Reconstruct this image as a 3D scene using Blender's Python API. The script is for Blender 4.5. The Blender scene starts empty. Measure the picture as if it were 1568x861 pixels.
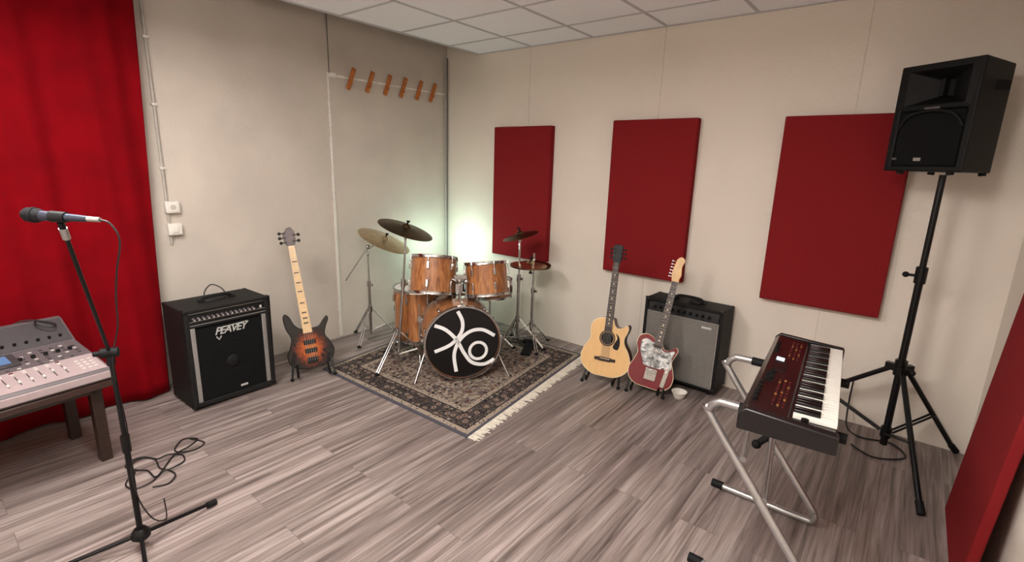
import bpy, bmesh, math, random
from mathutils import Vector, Matrix, Euler
random.seed(7)
R=math.radians
sc=bpy.context.scene
try:
    sc.view_settings.view_transform='Standard'
except Exception: pass

# ------------------------------------------------------------------ materials
def lin(c):
    out=[]
    for v in c:
        v=v/255.0
        out.append(v/12.92 if v<=0.04045 else ((v+0.055)/1.055)**2.4)
    return (*out,1.0)
def newmat(name):
    m=bpy.data.materials.new(name); m.use_nodes=True
    nt=m.node_tree; b=nt.nodes['Principled BSDF']
    return m,nt,b
def N(nt,t,**kw):
    n=nt.nodes.new(t)
    for k,v in kw.items():
        n.inputs[k].default_value=v
    return n
def Lk(nt,a,b): nt.links.new(a,b)
def mathn(nt,op,a,b=None,clamp=False):
    n=nt.nodes.new('ShaderNodeMath'); n.operation=op; n.use_clamp=clamp
    for i,v in enumerate((a,b)):
        if v is None: continue
        if isinstance(v,(int,float)): n.inputs[i].default_value=v
        else: nt.links.new(v,n.inputs[i])
    return n.outputs[0]
def mixc(nt,f,a,b,blend='MIX'):
    n=nt.nodes.new('ShaderNodeMix'); n.data_type='RGBA'; n.blend_type=blend
    for sock,v in ((n.inputs[0],f),(n.inputs[6],a),(n.inputs[7],b)):
        if isinstance(v,(int,float)): sock.default_value=v
        elif isinstance(v,tuple): sock.default_value=v
        else: nt.links.new(v,sock)
    return n.outputs[2]
def ramp(nt,fac,stops,interp='LINEAR'):
    n=nt.nodes.new('ShaderNodeValToRGB'); cr=n.color_ramp; cr.interpolation=interp
    while len(cr.elements)<len(stops): cr.elements.new(0.5)
    for e,(p,c) in zip(cr.elements,stops):
        e.position=p; e.color=c if len(c)==4 else (*c,1)
    nt.links.new(fac,n.inputs[0]); return n.outputs[0]
def simple(name,rgb,rough=0.5,metal=0.0,var=0.12,scale=30,bump=0.0,bscale=None,coat=0.0,spec=None,stretch=(1,1,1)):
    m,nt,b=newmat(name)
    tc=nt.nodes.new('ShaderNodeTexCoord'); mp=nt.nodes.new('ShaderNodeMapping'); mp.inputs['Scale'].default_value=stretch
    Lk(nt,tc.outputs['Object'],mp.inputs[0])
    nz=N(nt,'ShaderNodeTexNoise',Scale=scale,Detail=4.0); Lk(nt,mp.outputs[0],nz.inputs['Vector'])
    c=lin(rgb); d=tuple(v*(1-var) for v in c[:3])+(1,); u=tuple(min(1,v*(1+var)) for v in c[:3])+(1,)
    col=ramp(nt,nz.outputs[0],[(0.3,d),(0.7,u)]); Lk(nt,col,b.inputs['Base Color'])
    b.inputs['Roughness'].default_value=rough; b.inputs['Metallic'].default_value=metal
    if coat: b.inputs['Coat Weight'].default_value=coat
    if spec is not None: b.inputs['Specular IOR Level'].default_value=spec
    if bump:
        n2=N(nt,'ShaderNodeTexNoise',Scale=bscale or scale*4,Detail=3.0); Lk(nt,mp.outputs[0],n2.inputs['Vector'])
        bp=N(nt,'ShaderNodeBump',Strength=bump,Distance=0.004); Lk(nt,n2.outputs[0],bp.inputs['Height']); Lk(nt,bp.outputs[0],b.inputs['Normal'])
    return m

M_wallL=simple('paint_greige_shaded',(196,186,174),0.85,var=0.08,scale=2.2,bump=0.45,bscale=80)  # same greige as the back wall, darkened for its dimmer light
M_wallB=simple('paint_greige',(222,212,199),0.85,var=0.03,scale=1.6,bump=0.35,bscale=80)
M_seam=simple('wall_seam',(208,198,186),0.8)
M_filler=simple('white_filler',(232,228,222),0.8,var=0.1,scale=60,bump=0.6)
M_pipe=simple('grey_pipe',(176,168,158),0.5)
M_pipedk=simple('dark_pipe',(112,107,101),0.45)
M_white=simple('white_plastic',(222,217,208),0.4,var=0.03)
M_tile=simple('ceiling_tile',(247,246,249),0.9,var=0.03,scale=180,bump=0.4,bscale=260)
M_tbar=simple('ceiling_tbar',(188,185,188),0.5,var=0.02)  # grey tone stands in for the shadow lines along the tile grid
M_concrete=simple('concrete',(120,115,108),0.9)
M_panel=simple('red_acoustic_fabric',(126,30,33),0.95,var=0.1,scale=260,bump=0.5,bscale=500,spec=0.1)
M_curtain=simple('red_curtain_cloth',(112,2,11),0.9,var=0.15,scale=5,bump=0.3,bscale=400,spec=0.08)
M_chrome=simple('chrome',(200,200,200),0.18,1.0,var=0.03)
M_steel=simple('silver_tube',(178,176,176),0.32,0.85,var=0.04)
M_black=simple('black_plastic',(15,15,16),0.42,var=0.2,spec=.3)
M_blackmatte=simple('black_rubber',(14,14,15),0.7,var=0.2,spec=.25)
M_cab=simple('speaker_cabinet_black',(10,10,11),0.5,var=0.2,scale=300,bump=.3,bscale=500,spec=.22)
M_stand=simple('black_powdercoat',(12,12,13),0.35,0.2,var=0.1,spec=.4)
M_tolex=simple('black_tolex',(20,19,19),0.6,var=0.3,scale=400,bump=0.8,bscale=700,spec=.3)
M_grillblk=simple('black_grill_cloth',(17,17,18),0.85,var=0.5,scale=500,bump=0.6,bscale=800,spec=0.15)
M_grillsil=simple('silver_grill_cloth',(122,118,112),0.75,var=0.35,scale=350,bump=0.8,bscale=500)
M_alu=simple('aluminium_trim',(165,163,160),0.35,0.6,var=0.05)
M_cymbal=simple('bronze_cymbal_dark',(92,74,50),0.34,1.0,var=0.25,scale=20)
M_cymbal2=simple('bronze_cymbal_lit',(200,180,148),0.3,1.0,var=0.15,scale=20)  # paler bronze, reflected light is put into the colour
M_headwhite=simple('drum_head_white',(215,212,205),0.5,var=0.04)
M_headblack=simple('drum_head_black',(9,9,10),0.3,var=0.1)
M_logo=simple('white_logo_paint',(235,235,235),0.5,var=0.03)
M_maple=simple('maple_neck',(222,182,126),0.35,var=0.1,scale=12,coat=0.3)
M_rosewood=simple('rosewood',(44,26,20),0.45,var=0.3,scale=60)
M_spruce=simple('spruce_top',(222,180,124),0.32,var=0.07,scale=18,coat=0.4,stretch=(8,1,.4))
M_mahog=simple('mahogany_side',(84,42,26),0.35,var=0.2,scale=15,coat=0.3)
M_headburst=simple('bass_headstock_dark',(58,24,16),0.35,var=0.4,scale=25)
M_crimson=simple('crimson_lacquer',(112,12,28),0.2,var=0.08,scale=6,coat=0.7)
M_cream=simple('cream_binding',(228,214,180),0.4)
M_hook=simple('orange_wood_hook',(180,102,40),0.5,var=0.2,scale=25)
M_darkwood=simple('dark_table_wood',(50,33,27),0.4,var=0.3,scale=14,stretch=(1,8,8))
M_mixlight=simple('mixer_panel_light',(158,142,142),0.45,var=0.04)
M_mixmid=simple('mixer_panel_grey',(88,81,83),0.45,var=0.05)
M_mixdark=simple('mixer_dark',(58,54,56),0.5,var=0.1)
M_kbd=simple('synth_body',(30,16,16),0.3,var=0.35,scale=9,coat=0.3)
M_kbdk=simple('synth_dark',(20,16,17),0.35,var=0.2)
M_keyw=simple('white_keys',(232,228,219),0.3,var=0.02)
M_keyb=simple('black_keys',(9,9,9),0.25)
M_fringe=simple('rug_fringe',(214,206,192),0.9,var=0.1,scale=80)
M_rugside=simple('rug_back_edge',(70,70,80),0.9)
M_amplabel=simple('silver_badge',(210,210,208),0.3,0.4,var=0.03)
M_cable=simple('black_cable',(22,18,18),0.5)
M_btn_r=simple('red_button',(80,22,24),0.4)
M_btn_w=simple('pale_button',(196,190,184),0.4)
M_btn_y=simple('amber_button',(140,92,48),0.4)

def mat_emit(name,rgb,st):
    m,nt,b=newmat(name)
    tc=nt.nodes.new('ShaderNodeTexCoord'); nz=N(nt,'ShaderNodeTexNoise',Scale=3.0); Lk(nt,tc.outputs['Object'],nz.inputs['Vector'])
    c=lin(rgb); col=ramp(nt,nz.outputs[0],[(0,tuple(v*.95 for v in c[:3])),(1,c)])
    Lk(nt,col,b.inputs['Emission Color']); b.inputs['Emission Strength'].default_value=st; b.inputs['Base Color'].default_value=c
    return m
M_lcd=mat_emit('lcd_screen',(70,95,130),0.6)
M_lcdk=mat_emit('synth_lcd',(190,205,215),0.9)
M_lamp=mat_emit('light_diffuser',(255,248,238),4.0)
M_led=mat_emit('led_lens',(190,255,225),6.0)

def mat_floor():
    m,nt,b=newmat('grey_oak_planks')
    tc=nt.nodes.new('ShaderNodeTexCoord'); sp=nt.nodes.new('ShaderNodeSeparateXYZ'); Lk(nt,tc.outputs['Object'],sp.inputs[0])
    cb=nt.nodes.new('ShaderNodeCombineXYZ'); Lk(nt,sp.outputs[1],cb.inputs[0]); Lk(nt,sp.outputs[0],cb.inputs[1])
    br=nt.nodes.new('ShaderNodeTexBrick'); br.offset=0.37; br.offset_frequency=2
    br.inputs['Color1'].default_value=(0,0,0,1); br.inputs['Color2'].default_value=(1,1,1,1); br.inputs['Mortar'].default_value=(.5,.5,.5,1)
    br.inputs['Scale'].default_value=1.0; br.inputs['Mortar Size'].default_value=0.0012; br.inputs['Mortar Smooth'].default_value=0.3
    br.inputs['Brick Width'].default_value=1.22; br.inputs['Row Height'].default_value=0.165
    Lk(nt,cb.outputs[0],br.inputs['Vector'])
    bw=nt.nodes.new('ShaderNodeSeparateColor'); Lk(nt,br.outputs['Color'],bw.inputs[0])
    off=mathn(nt,'MULTIPLY',bw.outputs[0],37.0)
    def grain(sx,sy,det,dist,rg=.6):
        c=nt.nodes.new('ShaderNodeCombineXYZ')
        Lk(nt,mathn(nt,'MULTIPLY',sp.outputs[0],sx),c.inputs[0]); Lk(nt,mathn(nt,'MULTIPLY',sp.outputs[1],sy),c.inputs[1]); Lk(nt,off,c.inputs[2])
        n=N(nt,'ShaderNodeTexNoise',Scale=1.0,Detail=det,Roughness=rg,Distortion=dist); Lk(nt,c.outputs[0],n.inputs['Vector']); return n.outputs[0]
    g1=grain(30,1.1,6.0,0.8); g2=grain(120,4.0,4.0,0.3); g3=grain(9,0.6,3.0,1.2)
    base=ramp(nt,g1,[(0.30,lin((84,73,69))),(0.44,lin((124,112,107))),(0.58,lin((152,140,135))),(0.76,lin((178,168,163)))])
    fine=ramp(nt,g2,[(0.32,(.68,.66,.65)),(0.55,(1,1,1))])
    c1=mixc(nt,0.75,base,fine,'MULTIPLY')
    blot=ramp(nt,g3,[(0.32,(.70,.68,.68)),(0.6,(1.05,1.04,1.04))])
    c2=mixc(nt,0.85,c1,blot,'MULTIPLY')
    tint=ramp(nt,bw.outputs[0],[(0,(.80,.78,.77)),(0.5,(.95,.93,.93)),(1,(1.08,1.06,1.06))])
    c3=mixc(nt,0.9,c2,tint,'MULTIPLY')
    c4=mixc(nt,mathn(nt,'MULTIPLY',br.outputs['Fac'],.75),c3,lin((76,66,63)))
    Lk(nt,c4,b.inputs['Base Color'])
    rr=ramp(nt,g1,[(0.3,(.5,.5,.5)),(0.7,(.36,.36,.36))]); Lk(nt,rr,b.inputs['Roughness'])
    bp=N(nt,'ShaderNodeBump',Strength=0.25,Distance=0.002); Lk(nt,g2,bp.inputs['Height']); Lk(nt,bp.outputs[0],b.inputs['Normal'])
    return m
M_floor=mat_floor()

def mat_shell():
    m,nt,b=newmat('drum_wood_shell')
    tc=nt.nodes.new('ShaderNodeTexCoord'); mp=nt.nodes.new('ShaderNodeMapping'); mp.inputs['Scale'].default_value=(9,9,1.2)
    Lk(nt,tc.outputs['Object'],mp.inputs[0])
    n=N(nt,'ShaderNodeTexNoise',Scale=4.0,Detail=5.0,Distortion=0.8); Lk(nt,mp.outputs[0],n.inputs['Vector'])
    c=ramp(nt,n.outputs[0],[(0.3,lin((116,68,38))),(0.5,lin((154,98,56))),(0.7,lin((178,122,74)))])
    Lk(nt,c,b.inputs['Base Color']); b.inputs['Roughness'].default_value=0.34; b.inputs['Coat Weight'].default_value=0.2
    return m
M_shell=mat_shell()

def mat_sunburst():
    m,nt,b=newmat('sunburst_flame')
    tc=nt.nodes.new('ShaderNodeTexCoord'); sp=nt.nodes.new('ShaderNodeSeparateXYZ'); Lk(nt,tc.outputs['Object'],sp.inputs[0])
    x=mathn(nt,'DIVIDE',sp.outputs[0],0.15); z=mathn(nt,'DIVIDE',mathn(nt,'SUBTRACT',sp.outputs[2],0.150),0.18)
    d=mathn(nt,'SQRT',mathn(nt,'ADD',mathn(nt,'MULTIPLY',x,x),mathn(nt,'MULTIPLY',z,z)))
    n=N(nt,'ShaderNodeTexNoise',Scale=28.0,Detail=3.0,Distortion=1.5); Lk(nt,tc.outputs['Object'],n.inputs['Vector'])
    d2=mathn(nt,'ADD',d,mathn(nt,'MULTIPLY',mathn(nt,'SUBTRACT',n.outputs[0],0.5),0.55))
    c=ramp(nt,d2,[(0.05,lin((196,112,44))),(0.42,lin((150,66,24))),(0.70,lin((58,18,11))),(0.88,lin((13,8,7)))])
    Lk(nt,c,b.inputs['Base Color']); b.inputs['Roughness'].default_value=0.25; b.inputs['Coat Weight'].default_value=0.15; b.inputs['Specular IOR Level'].default_value=0.35
    return m
M_burst=mat_sunburst()

def mat_pearl():
    m,nt,b=newmat('pearl_pickguard')
    tc=nt.nodes.new('ShaderNodeTexCoord')
    v=N(nt,'ShaderNodeTexVoronoi',Scale=55.0); Lk(nt,tc.outputs['Object'],v.inputs['Vector'])
    s=nt.nodes.new('ShaderNodeSeparateColor'); Lk(nt,v.outputs['Color'],s.inputs[0])
    c=ramp(nt,s.outputs[0],[(0,lin((96,98,100))),(0.4,lin((176,178,178))),(0.8,lin((226,226,224)))])
    Lk(nt,c,b.inputs['Base Color']); b.inputs['Roughness'].default_value=0.25
    return m
M_pearl=mat_pearl()

def mat_rug():
    m,nt,b=newmat('persian_rug')
    uv=nt.nodes.new('ShaderNodeTexCoord'); sp=nt.nodes.new('ShaderNodeSeparateXYZ'); Lk(nt,uv.outputs['UV'],sp.inputs[0])
    W=1.6
    u=mathn(nt,'MULTIPLY',sp.outputs[0],W); v=mathn(nt,'MULTIPLY',sp.outputs[1],W)
    u2=mathn(nt,'SUBTRACT',W,u); v2=mathn(nt,'SUBTRACT',W,v)
    d=mathn(nt,'MINIMUM',mathn(nt,'MINIMUM',u,u2),mathn(nt,'MINIMUM',v,v2))
    mu=mathn(nt,'MINIMUM',u,u2); mv=mathn(nt,'MINIMUM',v,v2)
    cb=nt.nodes.new('ShaderNodeCombineXYZ'); Lk(nt,mu,cb.inputs[0]); Lk(nt,mv,cb.inputs[1])
    vo=N(nt,'ShaderNodeTexVoronoi',Scale=17.0,Randomness=0.45); Lk(nt,cb.outputs[0],vo.inputs['Vector'])
    vo2=N(nt,'ShaderNodeTexVoronoi',Scale=46.0,Randomness=0.8); Lk(nt,cb.outputs[0],vo2.inputs['Vector'])
    nz=N(nt,'ShaderNodeTexNoise',Scale=26.0,Detail=3.0,Distortion=2.5); Lk(nt,cb.outputs[0],nz.inputs['Vector'])
    dark=lin((42,39,42)); beige=lin((156,142,127)); taupe=lin((120,105,95)); red=lin((94,60,54)); blue=lin((84,82,90))
    ros=ramp(nt,vo.outputs['Distance'],[(0,beige),(0.16,red),(0.28,beige),(0.36,dark),(1,dark)],'CONSTANT')
    vine=ramp(nt,nz.outputs[0],[(0,(0,0,0)),(0.44,(1,1,1)),(0.50,(0,0,0))],'CONSTANT')
    border=mixc(nt,vine,ros,taupe)
    s2=nt.nodes.new('ShaderNodeSeparateColor'); Lk(nt,vo2.outputs['Color'],s2.inputs[0])
    fld=ramp(nt,s2.outputs[0],[(0,taupe),(0.3,beige),(0.62,taupe),(0.80,red),(0.88,blue),(0.94,dark)],'CONSTANT')
    vine2=ramp(nt,nz.outputs[0],[(0,(0,0,0)),(0.56,(1,1,1)),(0.60,(0,0,0))],'CONSTANT')
    field=mixc(nt,vine2,fld,dark)
    small=ramp(nt,vo2.outputs['Distance'],[(0,dark),(0.3,beige)],'CONSTANT')
    def step(t): return mathn(nt,'GREATER_THAN',d,t)
    c=mixc(nt,step(0.022),blue,small)
    c=mixc(nt,step(0.06),c,dark)
    c=mixc(nt,step(0.07),c,border)
    c=mixc(nt,step(0.20),c,dark)
    c=mixc(nt,step(0.21),c,small)
    c=mixc(nt,step(0.25),c,field)
    n3=N(nt,'ShaderNodeTexNoise',Scale=300.0,Detail=2.0); Lk(nt,uv.outputs['UV'],n3.inputs['Vector'])
    c=mixc(nt,0.6,c,ramp(nt,n3.outputs[0],[(0.3,(.6,.6,.6)),(0.7,(1.1,1.1,1.1))]),'MULTIPLY')
    Lk(nt,c,b.inputs['Base Color']); b.inputs['Roughness'].default_value=0.95; b.inputs['Specular IOR Level'].default_value=0.1
    bp=N(nt,'ShaderNodeBump',Strength=0.6,Distance=0.003); Lk(nt,n3.outputs[0],bp.inputs['Height']); Lk(nt,bp.outputs[0],b.inputs['Normal'])
    return m
M_rug=mat_rug()

# ------------------------------------------------------------------ geometry
def g_box(size,loc=(0,0,0),rot=(0,0,0)):
    sx,sy,sz=[s/2 for s in size]; E=Euler(rot).to_matrix(); L=Vector(loc)
    v=[E@Vector((x*sx,y*sy,z*sz))+L for x in(-1,1) for y in(-1,1) for z in(-1,1)]
    f=[(0,1,3,2),(4,6,7,5),(0,4,5,1),(2,3,7,6),(0,2,6,4),(1,5,7,3)]
    return v,f
def bx(x0,x1,y0,y1,z0,z1):
    return g_box((x1-x0,y1-y0,z1-z0),((x0+x1)/2,(y0+y1)/2,(z0+z1)/2))
def q_axis(a): return Vector(a).normalized().to_track_quat('Z','Y').to_matrix()
def g_lathe(prof,loc=(0,0,0),axis=(0,0,1),segs=24,closed=False):
    E=q_axis(axis); L=Vector(loc); v=[];f=[];n=len(prof)
    for s in range(segs):
        a=2*math.pi*s/segs; ca,sa=math.cos(a),math.sin(a)
        for r,z in prof: v.append(E@Vector((max(r,1e-5)*ca,max(r,1e-5)*sa,z))+L)
    for s in range(segs):
        t=(s+1)%segs
        for i in range(n-1 if not closed else n):
            j=(i+1)%n
            f.append((s*n+i,t*n+i,t*n+j,s*n+j))
    return v,f
def g_cyl(p1,p2,r,r2=None,segs=12):
    p1=Vector(p1);p2=Vector(p2); r2=r if r2 is None else r2; Ln=(p2-p1).length
    return g_lathe([(0,0),(r,0),(r2,Ln),(0,Ln)],p1,p2-p1,segs)
def g_sph(c,r,sc3=(1,1,1),segs=16,rings=10):
    c=Vector(c)
    prof=[(math.sin(math.pi*i/rings),-math.cos(math.pi*i/rings)) for i in range(rings+1)]
    v0,f0=g_lathe(prof,(0,0,0),(0,0,1),segs)
    return [Vector((p.x*sc3[0]*r,p.y*sc3[1]*r,p.z*sc3[2]*r))+c for p in v0],f0
def catmull(pts,n=8,closed=False):
    P=[Vector(p) for p in pts]; m=len(P); out=[]
    rng=range(m) if closed else range(m-1)
    for i in rng:
        if closed: a,b,c,d=P[(i-1)%m],P[i],P[(i+1)%m],P[(i+2)%m]
        else: a,b,c,d=P[max(i-1,0)],P[i],P[i+1],P[min(i+2,m-1)]
        for k in range(n):
            t=k/n
            out.append(0.5*((2*b)+(c-a)*t+(2*a-5*b+4*c-d)*t*t+(3*b-a-3*c+d)*t**3))
    if not closed: out.append(P[-1])
    return out
def g_tube(pts,r,segs=8,smooth=6,closed=False):
    P=catmull(pts,smooth,closed) if smooth else [Vector(p) for p in pts]
    n=len(P); v=[];f=[]
    T=[]
    for i in range(n):
        if closed: t=P[(i+1)%n]-P[i-1]
        else: t=P[min(i+1,n-1)]-P[max(i-1,0)]
        T.append(t.normalized())
    up=Vector((0,0,1)) if abs(T[0].z)<0.9 else Vector((1,0,0))
    nrm=(up-T[0]*up.dot(T[0])).normalized()
    for i in range(n):
        nrm=(nrm-T[i]*nrm.dot(T[i])).normalized(); bn=T[i].cross(nrm)
        for s in range(segs):
            a=2*math.pi*s/segs; v.append(P[i]+nrm*r*math.cos(a)+bn*r*math.sin(a))
    for i in range(n if closed else n-1):
        j=(i+1)%n
        for s in range(segs):
            t=(s+1)%segs; f.append((i*segs+s,i*segs+t,j*segs+t,j*segs+s))
    if not closed:
        f.append(tuple(reversed(range(segs)))); f.append(tuple((n-1)*segs+s for s in range(segs)))
    return v,f
def g_prism(out,y0,y1):
    n=len(out); v=[Vector((p[0],y0,p[1])) for p in out]+[Vector((p[0],y1,p[1])) for p in out]
    f=[tuple(range(n)),tuple(reversed(range(n,2*n)))]
    for i in range(n):
        j=(i+1)%n; f.append((i,n+i,n+j,j))
    return v,f
def g_prismx(out,x0,x1):
    n=len(out); v=[Vector((x0,p[0],p[1])) for p in out]+[Vector((x1,p[0],p[1])) for p in out]
    f=[tuple(range(n)),tuple(reversed(range(n,2*n)))]
    for i in range(n):
        j=(i+1)%n; f.append((i,n+i,n+j,j))
    return v,f
def xf(g,M): return [M@p for p in g[0]],g[1]
def ribbon(pts,w,z=0.0,th=0.0015,smooth=8):
    P=catmull([Vector((p[0],p[1],0)) for p in pts],smooth) if smooth else [Vector((p[0],p[1],0)) for p in pts]
    v=[];f=[];n=len(P)
    for i in range(n):
        t=(P[min(i+1,n-1)]-P[max(i-1,0)]).normalized(); nn=Vector((-t.y,t.x,0))*w/2
        v+= [P[i]+nn+Vector((0,0,z+th)),P[i]-nn+Vector((0,0,z+th)),P[i]-nn+Vector((0,0,z)),P[i]+nn+Vector((0,0,z))]
    for i in range(n-1):
        a=i*4;b_=a+4
        for k in range(4): f.append((a+k,a+(k+1)%4,b_+(k+1)%4,b_+k))
    f.append((0,3,2,1)); f.append(((n-1)*4,(n-1)*4+1,(n-1)*4+2,(n-1)*4+3))
    return v,f

def mk(name,geoms,mat,bevel=0,bseg=2,smooth=True,inv=None):
    vs=[];fs=[]
    for g in geoms:
        o=len(vs); vs+= [(inv@p if inv else p) for p in g[0]]; fs+=[tuple(i+o for i in f) for f in g[1]]
    me=bpy.data.meshes.new(name); me.from_pydata([tuple(v) for v in vs],[],fs); me.update()
    bm=bmesh.new(); bm.from_mesh(me); bmesh.ops.remove_doubles(bm,verts=bm.verts,dist=2e-5)
    bmesh.ops.recalc_face_normals(bm,faces=bm.faces); bm.to_mesh(me); bm.free()
    if smooth:
        me.shade_smooth()
        try: me.set_sharp_from_angle(angle=R(38))
        except Exception: pass
    me.materials.append(mat)
    ob=bpy.data.objects.new(name,me); bpy.context.collection.objects.link(ob)
    if bevel:
        b=ob.modifiers.new('bevel','BEVEL'); b.width=bevel; b.segments=bseg; b.limit_method='ANGLE'; b.angle_limit=R(40)
    return ob
class Obj:
    def __init__(s,name,loc=(0,0,0),rz=0,rx=0,ry=0):
        s.e=bpy.data.objects.new(name,None); s.e.empty_display_size=0.1
        bpy.context.collection.objects.link(s.e)
        s.e.location=loc; s.e.rotation_euler=(rx,ry,rz)
        s.M=Matrix.Translation(Vector(loc))@Euler((rx,ry,rz)).to_matrix().to_4x4(); s.I=s.M.inverted()
    def part(s,name,geoms,mat,bevel=0,world=False,smooth=True,bseg=2):
        ob=mk(name,geoms,mat,bevel,bseg,smooth,s.I if world else None); ob.parent=s.e; return ob

def text_part(o,name,body,size,loc,rot,mat,shear=0.0,ext=0.001,space=1.0):
    t=bpy.data.curves.new(name,'FONT'); t.body=body; t.size=size; t.extrude=ext; t.shear=shear; t.align_x='CENTER'; t.align_y='CENTER'; t.space_character=space
    t.offset=size*.012
    ob=bpy.data.objects.new(name,t); bpy.context.collection.objects.link(ob); ob.location=loc; ob.rotation_euler=rot
    bpy.context.view_layer.update()
    me=bpy.data.meshes.new_from_object(ob.evaluated_get(bpy.context.evaluated_depsgraph_get()))
    o2=bpy.data.objects.new(name,me); bpy.context.collection.objects.link(o2); o2.location=loc; o2.rotation_euler=rot
    bpy.data.objects.remove(ob); me.materials.clear(); me.materials.append(mat); o2.parent=o.e; return o2

# ------------------------------------------------------------------ room
XR=4.40; YF=-5.2; ZC=2.612; ZT=3.0
mk('floor',[bx(-.1,XR+.1,YF-.1,.1,-.08,0)],M_floor,smooth=False)
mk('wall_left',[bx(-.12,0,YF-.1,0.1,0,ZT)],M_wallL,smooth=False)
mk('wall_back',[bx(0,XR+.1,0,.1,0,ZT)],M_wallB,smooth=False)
mk('wall_right',[bx(XR,XR+.1,YF-.1,0,0,ZT)],M_wallB,smooth=False)
mk('wall_front',[bx(0,XR,YF-.1,YF,0,ZT)],M_wallB,smooth=False)
mk('ceiling_slab',[bx(-.1,XR+.1,YF-.1,.1,ZT,ZT+.08)],M_concrete,smooth=False)
mk('ceiling',[bx(.45,XR,YF,0,ZC,ZC+.03)],M_tile,smooth=False)
xs=[.45+.617*i for i in range(7)]; ys=[-.40-.55*i for i in range(9)]
mk('trim_1',[bx(x-.011,x+.011,YF,0,ZC-.004,ZC+.002) for x in xs[1:]]+[bx(.45,XR,y-.011,y+.011,ZC-.0035,ZC+.002) for y in ys],M_tbar,smooth=False)
mk('trim_2',[bx(.435,.46,YF,0,ZC-.006,ZC+.05),bx(.45,XR,-.02,0,ZC-.006,ZC+.002),bx(XR-.02,XR,YF,0,ZC-.006,ZC+.002)],M_tbar,smooth=False)
mk('trim_3',[bx(x-.003,x+.003,-.0018,0,0,ZC) for x in (1.06,2.295,3.545)],M_seam,smooth=False)
mk('trim_4',[bx(0,.005,-1.336,-1.328,2.28,ZT)],M_pipedk,smooth=False)
fil=[]
z=0.02
while z<2.28:
    h=random.uniform(.04,.12); w=random.uniform(.010,.020) if z>1.2 else random.uniform(.014,.02)
    fil.append(bx(0,.004,-1.345-w/2+random.uniform(-.003,.003),-1.345+w/2,z,min(z+h,2.29))); z+=h
y=-1.34
while y<-0.03:
    h=random.uniform(.03,.1); w=random.uniform(.006,.016)
    fil.append(bx(0,.003,y,min(y+h,-.03),2.268-w/2,2.268+w/2+random.uniform(0,.004))); y+=h
fil.append(bx(0,.005,-1.35,-1.27,2.255,2.29))
mk('trim_5',fil,M_filler,smooth=False)
mk('trim_6',[bx(0,.012,-1.355,-1.335,0.02,1.25)],M_white,smooth=False)

o=Obj('corner_pipe',(.02,-.02,0))
o.part('pipe',[g_cyl((0,0,0),(0,0,ZC-.0),.010)],M_pipedk)
o.part('pipe_light',[g_cyl((.005,-.022,0),(.005,-.022,ZC),.006)],M_pipe)
o=Obj('wall_conduit',(0,-2.60,0))
o.part('tube',[g_cyl((.014,0,1.0),(.014,0,ZT),.009)],M_pipe)
o.part('clips',[bx(0,.026,-.016,.016,z,z+.014) for z in (1.5,1.9,2.3,2.7)],M_white)
for nm,z in (('wall_socket',1.25),('light_switch',1.10)):
    o=Obj(nm,(0,-2.575,z))
    o.part('box',[bx(.0,.045,-.042,.042,-.04,.04)],M_white,bevel=.006)
    o.part('plate',[bx(.045,.05,-.03,.03,-.028,.028)],M_white,bevel=.003)
    o.part('rocker' if nm=='light_switch' else 'socket_hole',[bx(.05,.056,-.017,.017,-.017,.017)] if nm=='light_switch' else [g_cyl((.0495,0,0),(.0515,0,0),.018)],M_white if nm=='light_switch' else M_pipe,bevel=.002)

o=Obj('coat_hook_row',(0,-.67,2.26))
hy=[(-1.10,-1.17),(-.91,-.98),(-.72,-.79),(-.54,-.61),(-.35,-.42),(-.17,-.245)]
gs=[];sg=[];pg=[]
for t,b in hy:
    c=Vector((.016,(t+b)/2,2.265)); ang=math.atan2(-(t-b),.175)
    gs.append(g_box((.018,.036,.19),c,(ang,0,0)))
    for s in (-.06,.0,.06):
        pp=c+Vector((.009,-math.sin(ang)*s,math.cos(ang)*s))
        sg.append(g_cyl(pp,pp+Vector((.004,0,0)),.0045,segs=8))
    pp=c+Vector((.01,math.sin(ang)*.055,-math.cos(ang)*.055)); 
    pg.append(g_cyl(pp,pp+Vector((.03,0,.012)),.006,.009,segs=10))
o.part('bars',gs,M_hook,bevel=.003,world=True); o.part('screws',sg,M_alu,world=True); o.part('pegs',pg,M_hook,world=True)

# ------------------------------------------------------------------ sound panels
for (x0,x1,z0_) in ((.705,1.36,.725),(1.95,2.625,.75),(3.18,3.86,.74)):
    o=Obj('soundproofing_panel',((x0+x1)/2,-.033,z0_))
    w=(x1-x0)/2
    o.part('fabric_face',[bx(-w,w,-.03,.03,0,1.21)],M_panel,bevel=.008,bseg=3)
o=Obj('soundproofing_panel',(4.303,-.73,0.002)); 
pg=xf(bx(-.018,.018,-.70,0,0,1.2),Matrix.Rotation(R(3.5),4,'Y'))
o.part('fabric_face',[([p+Vector((0,0,.002)) for p in pg[0]],pg[1])],M_panel,bevel=.006,bseg=3)

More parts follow.
